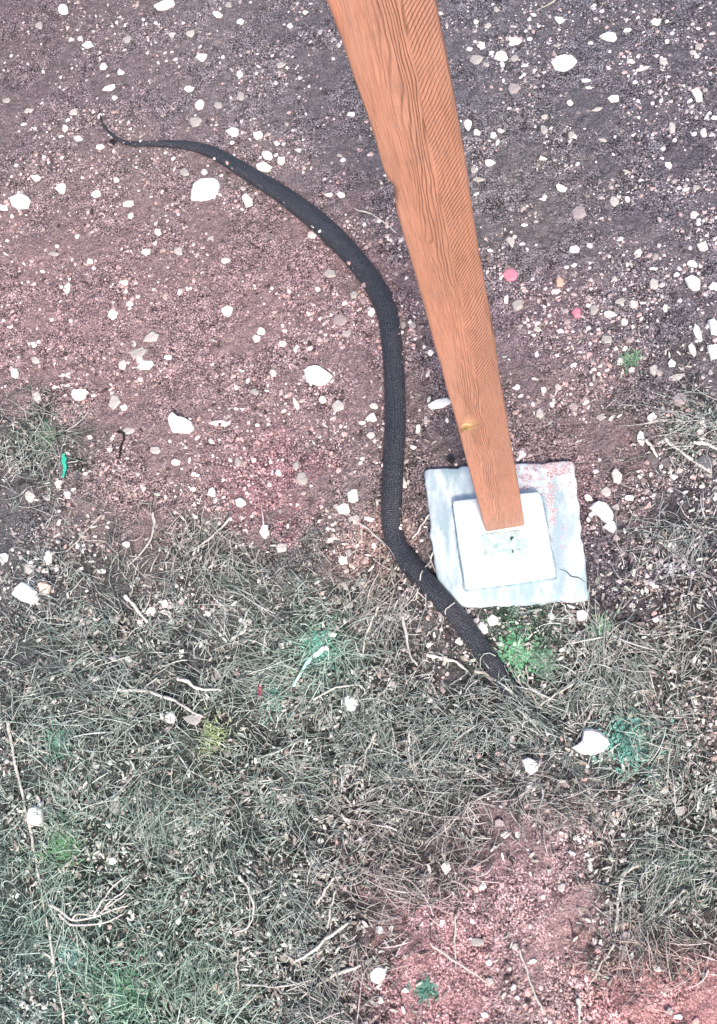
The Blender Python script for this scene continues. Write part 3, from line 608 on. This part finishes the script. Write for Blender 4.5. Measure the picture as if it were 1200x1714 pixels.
gravel("grit", 46000, 0.0011, 0.0026, [(.72, .68, .67), (.34, .30, .30), (.02, .02, .022), (.48, .34, .33)], [.22, .22, .36, .20], "tiny light and dark crumbs sprinkled between the stones")

# ------------------------------------------------------------------ dead grass (uncountable)
CL = [ # fan centres: x, y, mean direction deg (image, 0=right, 90=down), spread, length px, count
 (350,900,100,50,90,130),(700,950,120,40,120,150),(640,1000,100,50,110,140),(560,1080,60,90,90,130),(780,1320,170,50,120,150),(890,1205,200,40,60,150),(850,1190,20,50,60,90),(915,1225,230,60,50,80),(720,960,60,40,70,50),(900,1200,215,30,100,120),(760,1220,140,70,120,160),
 (1020,1090,70,70,110,240),(1000,1150,110,60,80,140),(500,1120,170,60,110,160),(430,1000,200,60,90,110),(60,730,60,90,80,150),(150,1080,160,80,120,140),(230,1180,180,60,120,140),
 (480,1300,30,80,110,140),(620,1180,80,60,110,150),(680,1330,200,70,110,150),(350,1350,150,80,120,150),(250,1330,90,60,120,160),(120,1350,250,80,100,110),(700,1500,210,60,110,130),
 (1100,1450,110,60,120,160),(1080,1560,80,40,100,140),(1150,1600,200,60,90,110),(1180,1450,150,60,90,110),(300,1600,90,50,110,140),(480,1500,60,80,110,140),(560,1700,220,70,120,140),
 (180,1660,250,90,90,180),(350,1700,300,60,100,140),(1130,1250,120,90,100,130),(950,1350,60,80,90,120),(1180,700,170,60,100,120),(1140,900,100,80,110,90),(880,1330,20,70,90,110),
 (750,1370,250,60,100,110),(1060,1230,80,120,50,150),(800,1420,160,70,70,70),(980,1080,250,60,60,80),(60,1180,60,70,110,120),(90,1500,100,40,110,120),(400,1120,0,70,100,120)]
def blades(name, n_bg, n_scale, label):
    bx, by, dr, ln, hh = [], [], [], [], []
    for (x, y, d, sp, L, n) in CL:
        n = int(n * n_scale * 1.25)
        s = rng.normal(0, 1, n); bx.append(x + rng.normal(0, 30, n)); by.append(y + rng.normal(0, 26, n)); dr.append(np.radians(d + s * sp * .6)); ln.append(L * rng.uniform(.30, 1.0, n)); hh.append(rng.uniform(.002, .020, n))
    X = rng.uniform(-60, 1260, n_bg * 4); Y = rng.uniform(650, 1770, n_bg * 4); k = rng.random(len(X)) < grass_px(X, Y); X, Y = X[k][:n_bg], Y[k][:n_bg]; m = len(X)
    flow = fbm(X / 1000, Y / 1000, 7, 2, 60) * 4 * math.pi
    bx.append(X); by.append(Y); dr.append(flow + rng.normal(0, .9, m)); ln.append(rng.uniform(10, 52, m)); hh.append(rng.uniform(.001, .012, m))
    bx, by, dr, ln, hh = map(np.concatenate, (bx, by, dr, ln, hh)); n = len(bx); S = 6
    t = np.linspace(0, 1, S)[None]; curl = (rng.normal(0, .6, n) * np.where(rng.random(n) < .15, 2.2, 1))[:, None]
    ang = dr[:, None] + curl * (t - .3); step = ln[:, None] / (S - 1)
    PX = bx[:, None] + np.cumsum(np.cos(ang) * step, 1) - np.cos(ang[:, :1]) * step; PY = by[:, None] + np.cumsum(np.sin(ang) * step, 1) - np.sin(ang[:, :1]) * step
    # flatten wherever they would run onto the footing
    bad = (in_foot(PX.ravel(), PY.ravel(), -6).reshape(n, S)).any(1); nhm = near_snake(PX.ravel(), PY.ravel()).reshape(n, S).min(1)
    keep = ~bad & ((nhm > -4) | (rng.random(n) < np.clip((by - 1010) / 190, 0.0, .9) ** 1.6)); PX, PY, hh, bx, by, ln = PX[keep], PY[keep], hh[keep], bx[keep], by[keep], ln[keep]; n = len(PX)
    x, y = at(PX, PY); z = surf(x, y) + 0.0015 + hh[:, None] * np.sin(np.pi * t * .85) + rng.uniform(0, .004, (n, 1))
    P = np.stack([x, y, z], -1); T = np.gradient(P, axis=1); Sd = np.cross(T, [0, 0, 1.0]); Sd /= np.linalg.norm(Sd, axis=2)[:, :, None] + 1e-9
    wd = (rng.uniform(.0005, .0012, n) * (1 + .8 * (rng.random(n) < .06)))[:, None, None] * (1 - .75 * t[..., None] ** 2) 
    L_, R_ = P - Sd * wd, P + Sd * wd; Mid = P + np.array([0, 0, 1.0]) * wd * .9
    V = np.stack([L_, Mid, R_], 2).reshape(-1, 3)     # n,S,3
    b0 = (np.arange(n) * S * 3)[:, None, None]; s0 = (np.arange(S - 1) * 3)[None, :, None]
    q1 = b0 + s0 + np.array([0, 1, 4, 3]); q2 = b0 + s0 + np.array([1, 2, 5, 4]); q3 = b0 + s0 + np.array([0, 3, 5, 2])
    Q_ = np.concatenate([q1.reshape(-1, 4), q2.reshape(-1, 4), q3.reshape(-1, 4)])
    pal = np.array([(.58, .62, .59), (.44, .52, .48), (.32, .40, .37), (.64, .63, .59), (.16, .21, .19), (.05, .06, .06), (.76, .78, .77)])
    c = pal[rng.choice(7, n, p=[.18, .16, .15, .07, .15, .17, .12])] * rng.uniform(.8, 1.1, (n, 1))
    tt = tint_px(bx, by); tt = tt / tt.mean(1)[:, None]; c = c * (.42 + .58 * tt) * .82
    return tag(big_mesh(name, V, Q_, 4, BLADE, np.repeat(np.clip(c, 0, .85), S * 3, 0)), label, "grass", kind="stuff")
blades("dead_grass", 12500, 0.46, "matted grey green dead grass covering the lower half of the ground")

def litter(n):
    X = rng.uniform(-60, 1260, n * 5); Y = rng.uniform(560, 1770, n * 5)
    k = rng.random(len(X)) < np.clip(grass_px(X, Y) * 1.1 + .04, 0, 1) * (fbm(X / 1000, Y / 1000, 22, 3, 90) > .46); X, Y = X[k][:n], Y[k][:n]
    ok = ~in_foot(X, Y, 2) & (near_snake(X, Y) > 1); X, Y = X[ok], Y[ok]; m = len(X)
    x, y = at(X, Y); a = rng.uniform(0, 6.28, m); L = .0018 + .008 * rng.random(m) ** 2.2; wd = L * rng.uniform(.08, .42, m) + .0005; t_ = rng.uniform(.0006, .002, m)
    base = np.array([(-1, -.6, 0), (-.7, .7, 0), (.6, 1, 0), (1, -.3, 0), (.1, -1, 0), (-1, -.6, 1), (-.7, .7, 1), (.6, 1, 1), (1, -.3, 1), (.1, -1, 1)])
    B = base[None] * np.stack([L, wd, t_], -1)[:, None] * rng.uniform(.75, 1.25, (m, 10, 1)); B[:, :, 2] += B[:, :, 0] * rng.normal(0, .18, (m, 1))
    ca, sa = np.cos(a)[:, None], np.sin(a)[:, None]; zz = gz(x, y) + rng.uniform(.000, .008, m)
    V = np.stack([B[:, :, 0] * ca - B[:, :, 1] * sa + x[:, None], B[:, :, 0] * sa + B[:, :, 1] * ca + y[:, None], B[:, :, 2] + zz[:, None]], -1).reshape(-1, 3)
    tri = [(5, 9, 8), (5, 8, 7), (5, 7, 6)] + [q for i in range(5) for q in ((i, (i + 4) % 5, (i + 4) % 5 + 5), (i, (i + 4) % 5 + 5, i + 5))]
    Q_ = (np.array(tri)[None] + (np.arange(m) * 10)[:, None, None]).reshape(-1, 3)
    pal = np.array([(.70, .68, .64), (.46, .44, .40), (.30, .26, .23), (.05, .045, .04), (.50, .55, .50)])
    c = pal[rng.choice(5, m, p=[.16, .26, .22, .22, .14])] * rng.uniform(.8, 1.1, (m, 1))
    return tag(big_mesh("leaf_litter", V, Q_, 3, BLADE, np.repeat(c, 10, 0)), "broken bits of dry leaf and bark littering the grass", "litter", kind="stuff")
litter(14000)

# ------------------------------------------------------------------ loose straws, stalks and twigs
def straw(pts, hw, label, name="straw", colr=(.76, .73, .68), mat=None, lift=.006, cat="straw", grp="loose pale straws and stalks", flat=.6):
    n = 7 * len(pts); P = spline([(a[0], a[1]) for a in pts], n); x, y = at(P[:, 0], P[:, 1], lift)
    x2, _ = at(P[:, 0] + 1, P[:, 1], lift); ppm_ = float(np.abs(x2 - x).mean())
    z = surf(x, y); z = np.convolve(np.pad(z, 3, mode='edge'), np.ones(7) / 7, 'valid') + lift
    c = np.array([x.mean(), y.mean(), 0]); x = x + (vnoise(np.arange(n), np.full(n, 3 + hw), .45, 7) - .5) * .004; y = y + (vnoise(np.arange(n), np.full(n, 9 + hw), .45, 8) - .5) * .004
    R = .76 * hw * ppm_ * (1 + (vnoise(np.arange(n), np.full(n, hw + P[0, 0]), .5, 3) - .5) * .9) * np.linspace(1.1, .6, n)
    R[0] *= .5; R[-1] *= .45
    V, Fc = ribbon_tube(np.stack([x, y, z], -1) - c, R, 8, flat)
    o = mesh_obj(name, V, Fc, mat or BLADE, None, True, np.tile(colr, (len(V), 1))); o.location = c
    return tag(o, label, cat, grp)
ST = [
 ([(12,1205),(20,1255),(32,1310),(45,1370),(56,1425),(68,1495),(80,1560),(93,1630),(103,1685),(109,1725)],3.0,"very long pale stalk running down the left edge to the bottom"),
 ([(198,1155),(248,1158),(290,1172),(318,1188),(342,1202)],3.4,"pale stalk slanting down to the right above the white pebbles, lower left"),
 ([(298,1136),(318,1143),(335,1154),(372,1155)],3.2,"bent white stalk with a flat right end, above the slanting stalk"),
 ([(398,1034),(408,1040),(406,1056),(385,1069)],4.2,"short hooked pale stem curling like a C, left centre"),
 ([(632,1013),(624,1033),(612,1060),(606,1092)],2.8,"pale stem in the straw fan left of the snake's hidden head"),
 ([(672,1028),(680,1070),(686,1096),(698,1112)],3.0,"crooked pale stem just right of the straw fan"),
 ([(712,1094),(736,1100),(762,1107),(781,1121)],4.0,"thick bone-like pale stalk below the footing's left corner"),
 ([(793,1122),(814,1128),(831,1143)],4.0,"short flat pale stalk just right of the bone-like one"),
 ([(717,861),(704,880),(689,899)],2.4,"pale straw leaning between snake and footing"),
 ([(600,874),(622,890),(648,914)],2.4,"pale straw lying on soil left of the snake's lower bend"),
 ([(723,922),(714,950),(700,992),(692,1005)],1.5,"fine straw lying across the snake beside the footing"),
 ([(879,1112),(884,1142),(893,1165),(906,1186)],1.6,"thin white shoot curving down from the green weed"),
 ([(1112,732),(1150,761),(1191,791)],4.2,"long straight pale straw by the right edge, pointing down right"),
 ([(1160,738),(1182,740),(1204,752)],5.0,"broad white straw cut by the right edge"),
 ([(1080,735),(1092,750),(1100,765)],4.0,"short pale straw left of the long straight one"),
 ([(762,1530),(761,1575),(763,1622)],2.8,"upright pale straw on the pink soil at the bottom"),
 ([(718,1578),(748,1600),(776,1618),(812,1643)],2.4,"thin straw crossing the upright one's foot"),
 ([(868,1588),(884,1632),(896,1665),(912,1696)],2.6,"leaning pale straw in the middle of the bottom pink soil"),
 ([(1072,1445),(1046,1460),(1037,1490),(1034,1525),(1029,1561)],3.6,"tall bent pale stem with a curved top, lower right"),
 ([(1028,1578),(1006,1614),(982,1657)],2.4,"straw slanting down left beneath the tall bent stem"),
 ([(967,1670),(970,1690),(969,1714)],4.2,"stubby pale stalk with knobbed top at the bottom edge"),
 ([(794,1362),(790,1395),(792,1418)],3.0,"short upright pale stem above the pink soil"),
 ([(399,1464),(418,1490),(426,1520),(418,1548),(392,1563)],2.6,"bow-shaped pale stem in the lower left grass"),
 ([(398,1588),(397,1620),(400,1656)],2.4,"short upright straw below the bow-shaped stem"),
 ([(603,1615),(560,1632),(530,1650),(498,1677)],3.2,"stout pale straw slanting up right at bottom centre"),
 ([(402,1646),(440,1650),(480,1650),(526,1640)],2.2,"flat-lying bluish straw left of the stout slanting one"),
 ([(582,1544),(545,1572),(515,1598),(490,1612)],2.8,"pale straw crossing a short one, above the stout straw"),
 ([(474,1594),(492,1610),(511,1626)],3.6,"short thick pale stub crossed by a longer straw"),
 ([(558,1468),(544,1490),(530,1512)],2.6,"small pale straw pointing up right, left of the pink soil patch"),
 ([(560,1490),(553,1520),(547,1556)],2.4,"thin bluish straw just right of the small slanting one"),
 ([(35,1236),(58,1252),(88,1264)],2.0,"thin straw touching the long stalk's upper part"),
 ([(171,862),(145,892),(113,926)],1.6,"thin straight straw on soil at the left grass edge"),
 ([(386,866),(362,890),(331,916)],2.0,"straw at the tip of the grey grass fan, left centre"),
 ([(256,858),(258,885),(246,915),(214,948)],2.6,"curved straw at the edge of the reddish soil, left"),
 ([(208,996),(228,1018),(246,1042)],3.4,"pale stub in the pebbly grass, left centre"),
 ([(934,1),(918,10),(899,22)],1.6,"thin pale straw on bare soil at the top right"),
 ([(592,348),(630,362),(664,388)],1.6,"thin dry straw reaching the post's left side"),
 ([(764,1017),(752,1028),(741,1040)],1.6,"little straw off the footing's lower left corner"),
 ([(939,1008),(948,1022),(958,1038)],1.2,"fine straw hanging off the footing's bottom edge"),
 ([(992,1184),(980,1210),(964,1242)],3.0,"sheaf-like pale straw pointing at the largest jagged stone"),
 ([(958,1145),(930,1162),(905,1180)],1.8,"pale straw ending at the shoot's foot"),
 ([(1145,1488),(1132,1502),(1120,1514)],3.0,"short pale stub in the grass near the lower right edge"),
 ([(566,1282),(585,1280),(604,1284)],2.6,"short level pale stem in the middle grass"),
 ([(700,1275),(676,1290),(684,1318),(712,1322)],1.8,"thin stem curling below the round stones, centre"),
 ([(520,1170),(560,1150),(600,1146),(612,1160)],2.0,"twisted pale stem above the round white stone"),
 ([(655,1230),(656,1258),(654,1282)],2.0,"upright pale stem on the pinkish centre patch"),
 ([(683,1225),(684,1255),(688,1285)],2.0,"second upright pale stem, just right of the first"),
 ([(627,1225),(612,1258),(606,1290)],2.4,"slanting pale stem left of the two upright ones"),
 ([(1150,1168),(1175,1165),(1200,1170)],2.2,"level pale straw touching the right edge"),
 ([(1090,1360),(1100,1400),(1092,1440)],1.8,"wavy pale stem in the right-hand grass"),
]
for k, (p, hw, lab) in enumerate(ST):
    straw(p, hw, lab, "stalk" if hw > 3.3 else "straw", lift=.007 + .004 * (k % 3), colr=[(.60, .57, .52), (.50, .48, .46), (.66, .63, .58), (.46, .42, .38)][k % 4] if hw < 4.1 else (.60, .58, .55), cat="stalk" if hw > 3.3 else "straw")
straw([(536,1086),(520,1098),(510,1112),(498,1130),(487,1147)],5.0,"pale teal leaf blade lying in the green patch at centre","leaf_blade",(.50,.80,.70),LEAF,.012,"leaf","fallen leaf blades",.25)
straw([(547,1082),(536,1086),(522,1097)],5.5,"broad whitish leaf tip at the top of the teal blade","leaf_blade",(.72,.84,.80),LEAF,.016,"leaf","fallen leaf blades",.25)
straw([(107,760),(110,780),(108,802)],5.5,"bright teal leaf fragment at the left, beside the dark weed","leaf_blade",(.05,.50,.36),LEAF,.012,"leaf","fallen leaf blades",.25)
straw([(431,1144),(434,1156),(431,1168)],4.5,"dark red leaf scrap in the left centre grass","leaf_blade",(.30,.07,.10),LEAF,.012,"leaf","fallen leaf blades",.3)
straw([(196,722),(208,728),(204,745),(198,775)],2.0,"thin black twig bent at its top, left of the triangular stone","twig",(.02,.02,.022),CHAR,.008,"twig","dark twigs")
straw([(398,1450),(404,1445),(412,1452)],1.6,"short dark twig in the lower left grass","twig",(.02,.02,.022),CHAR,.010,"twig","dark twigs")
# branched twig: one thing with branches
bx_, by_ = at(150, 1520); tw = tag(empty("branched_twig", (float(bx_), float(by_), 0)), "pale branched twig forking to the upper right, lower left grass", "twig")
for pts, hw in (([(82,1514),(104,1526),(122,1540),(160,1534),(190,1522),(215,1516)],3.4),([(158,1532),(176,1504),(190,1484),(212,1466)],2.6),([(168,1530),(186,1508),(205,1494),(218,1478)],2.4),
                ([(100,1530),(116,1546),(142,1548),(176,1544),(206,1530)],2.8),([(120,1540),(132,1530),(156,1532)],2.4),([(176,1522),(192,1510),(212,1496)],2.2)):
    n = 30; P = spline(pts, n); x, y = at(P[:, 0], P[:, 1], .012); z = gz(x, y) + .012
    V, Fc = ribbon_tube(np.stack([x - float(bx_), y - float(by_), z], -1), np.linspace(1.1, .5, n) * hw * .0010, 7, .8)
    mesh_obj("branch", V, Fc, BLADE, tw, True, np.tile((.60, .55, .53), (len(V), 1)))
# dark bark chips
for (x, y, s, lab) in ((190,240,6,"black square bark chip below the snake's tail tip"),(757,776,8,"black triangular bark chip on the footing's top edge"),(1175,160,4,"tiny black chip beside the tilted upper right stone")):
    o = rock([(x-s,y),(x-s*.1,y-s*.8),(x+s,y-s*.2),(x+s*.3,y+s)], .008, 'd', "bark_chip", int(x)); o.data.materials[0] = CHAR
    if y == 776: o.location.z = SLZ + .001
    tag(o, lab, "bark chip", "black bark chips")

# ------------------------------------------------------------------ green weeds
def weed(x, y, rad, n, c1, c2, label, fine=.0008, L=(.007, .022)):
    X0, Y0 = map(float, at(x, y)); z0 = float(gz(X0, Y0)); o = empty("weed", (X0, Y0, z0)); tag(o, label, "weed", "green weeds among the dead grass")
    k = 0.00125; V = []; Fc = []; cols = []; r_ = random.Random(int(x))
    for i in range(n):
        rr = rad * k * abs(r_.gauss(0, .62)) * (1 + .35 * math.sin(3 * i * 2.4)); a = r_.uniform(0, 6.28); sx_, sy_ = rr * math.cos(a), rr * 1.05 * math.sin(a)
        l = r_.uniform(*L); d = r_.uniform(0, 6.28); el = r_.uniform(.1, 1.1); w_ = fine * r_.uniform(.7, 1.8)
        pts = []
        for q in range(5):
            u = q / 4; e = el * (1 - .6 * u); pts.append((sx_ + math.cos(d) * l * u * math.cos(e), sy_ + math.sin(d) * l * u * math.cos(e), .001 + l * math.sin(el) * u * (1 - .45 * u)))
        b = len(V); px_, py_ = -math.sin(d), math.cos(d)
        for q, p in enumerate(pts):
            ww = w_ * [.6, 1.2, 1.3, .9, .1][q]; V += [(p[0] - px_ * ww, p[1] - py_ * ww, p[2] + ww * .5), (p[0], p[1], p[2]), (p[0] + px_ * ww, p[1] + py_ * ww, p[2] + ww * .5)]
        f = r_.random(); c = (np.array(c1) * (1 - f) + np.array(c2) * f) * .8 + .2 * np.array((.36, .39, .36)) * r_.uniform(.1, 1.4); cols += [c] * 15
        for q in range(4): g = b + q * 3; Fc += [(g, g + 1, g + 4, g + 3), (g + 1, g + 2, g + 5, g + 4)]
    mesh_obj("leaves", V, Fc, LEAF, o, False, np.array(cols))
    sv = []; sf = []
    for i in range(5):
        a = i * 1.3; P = spline([(0, 0, -.004), (math.cos(a) * rad * k * .3, math.sin(a) * rad * k * .3, .006), (math.cos(a) * rad * k * .7, math.sin(a) * rad * k * .7, .006)], 8)
        v, f = ribbon_tube(P, np.linspace(.0012, .0004, 8), 5); b = len(sv); sv += list(v); sf += [tuple(b + j for j in ff) for ff in f]
    mesh_obj("stem", sv, sf, LEAF, o, True, np.tile((.10, .22, .12), (len(sv), 1)))
weed(868,1092,30,620,(.06,.34,.14),(.22,.52,.30),"bright green leafy weed just below the footing",.0021,(.006,.016))
weed(912,1110,26,330,(.10,.22,.15),(.28,.40,.32),"dull grey green weed right of the bright green one")
weed(1008,1056,22,300,(.16,.34,.20),(.34,.50,.36),"pale green weed below the footing's right corner")
weed(1056,1240,36,620,(.03,.26,.20),(.20,.52,.44),"teal green leafy weed right of the largest jagged stone",.0021,(.006,.016))
weed(536,1084,34,500,(.04,.36,.26),(.30,.66,.54),"bright teal weed round the pale leaf blade at centre",.0012,(.008,.022))
weed(450,1160,30,380,(.06,.30,.24),(.25,.52,.44),"spreading teal weed left of the pale leaf blade")
weed(78,728,30,420,(.04,.12,.06),(.16,.26,.16),"dark green weed at the left beside the teal fragment")
weed(355,1232,26,300,(.22,.34,.12),(.52,.58,.34),"yellow green weed in the left centre grass")
weed(205,1672,50,900,(.02,.20,.10),(.14,.36,.20),"deep green weed patch near the bottom left",.0015,(.007,.020))
weed(108,1420,36,460,(.06,.24,.10),(.22,.42,.24),"grass green weed right of the long stalk")
weed(712,1655,15,220,(.03,.20,.14),(.20,.44,.36),"tiny round teal weed on the pink soil at the bottom")
weed(1150,1450,26,280,(.08,.26,.14),(.24,.42,.28),"small green weed near the lower right edge")
weed(100,1240,36,400,(.05,.26,.18),(.22,.44,.36),"teal green weed in the grass right of the stalk's top")
weed(120,1600,36,400,(.08,.30,.26),(.30,.54,.48),"bluish green weed beside the long stalk's lower part")
weed(1055,602,16,160,(.06,.20,.10),(.22,.36,.24),"small green weed on the stony soil at the right")
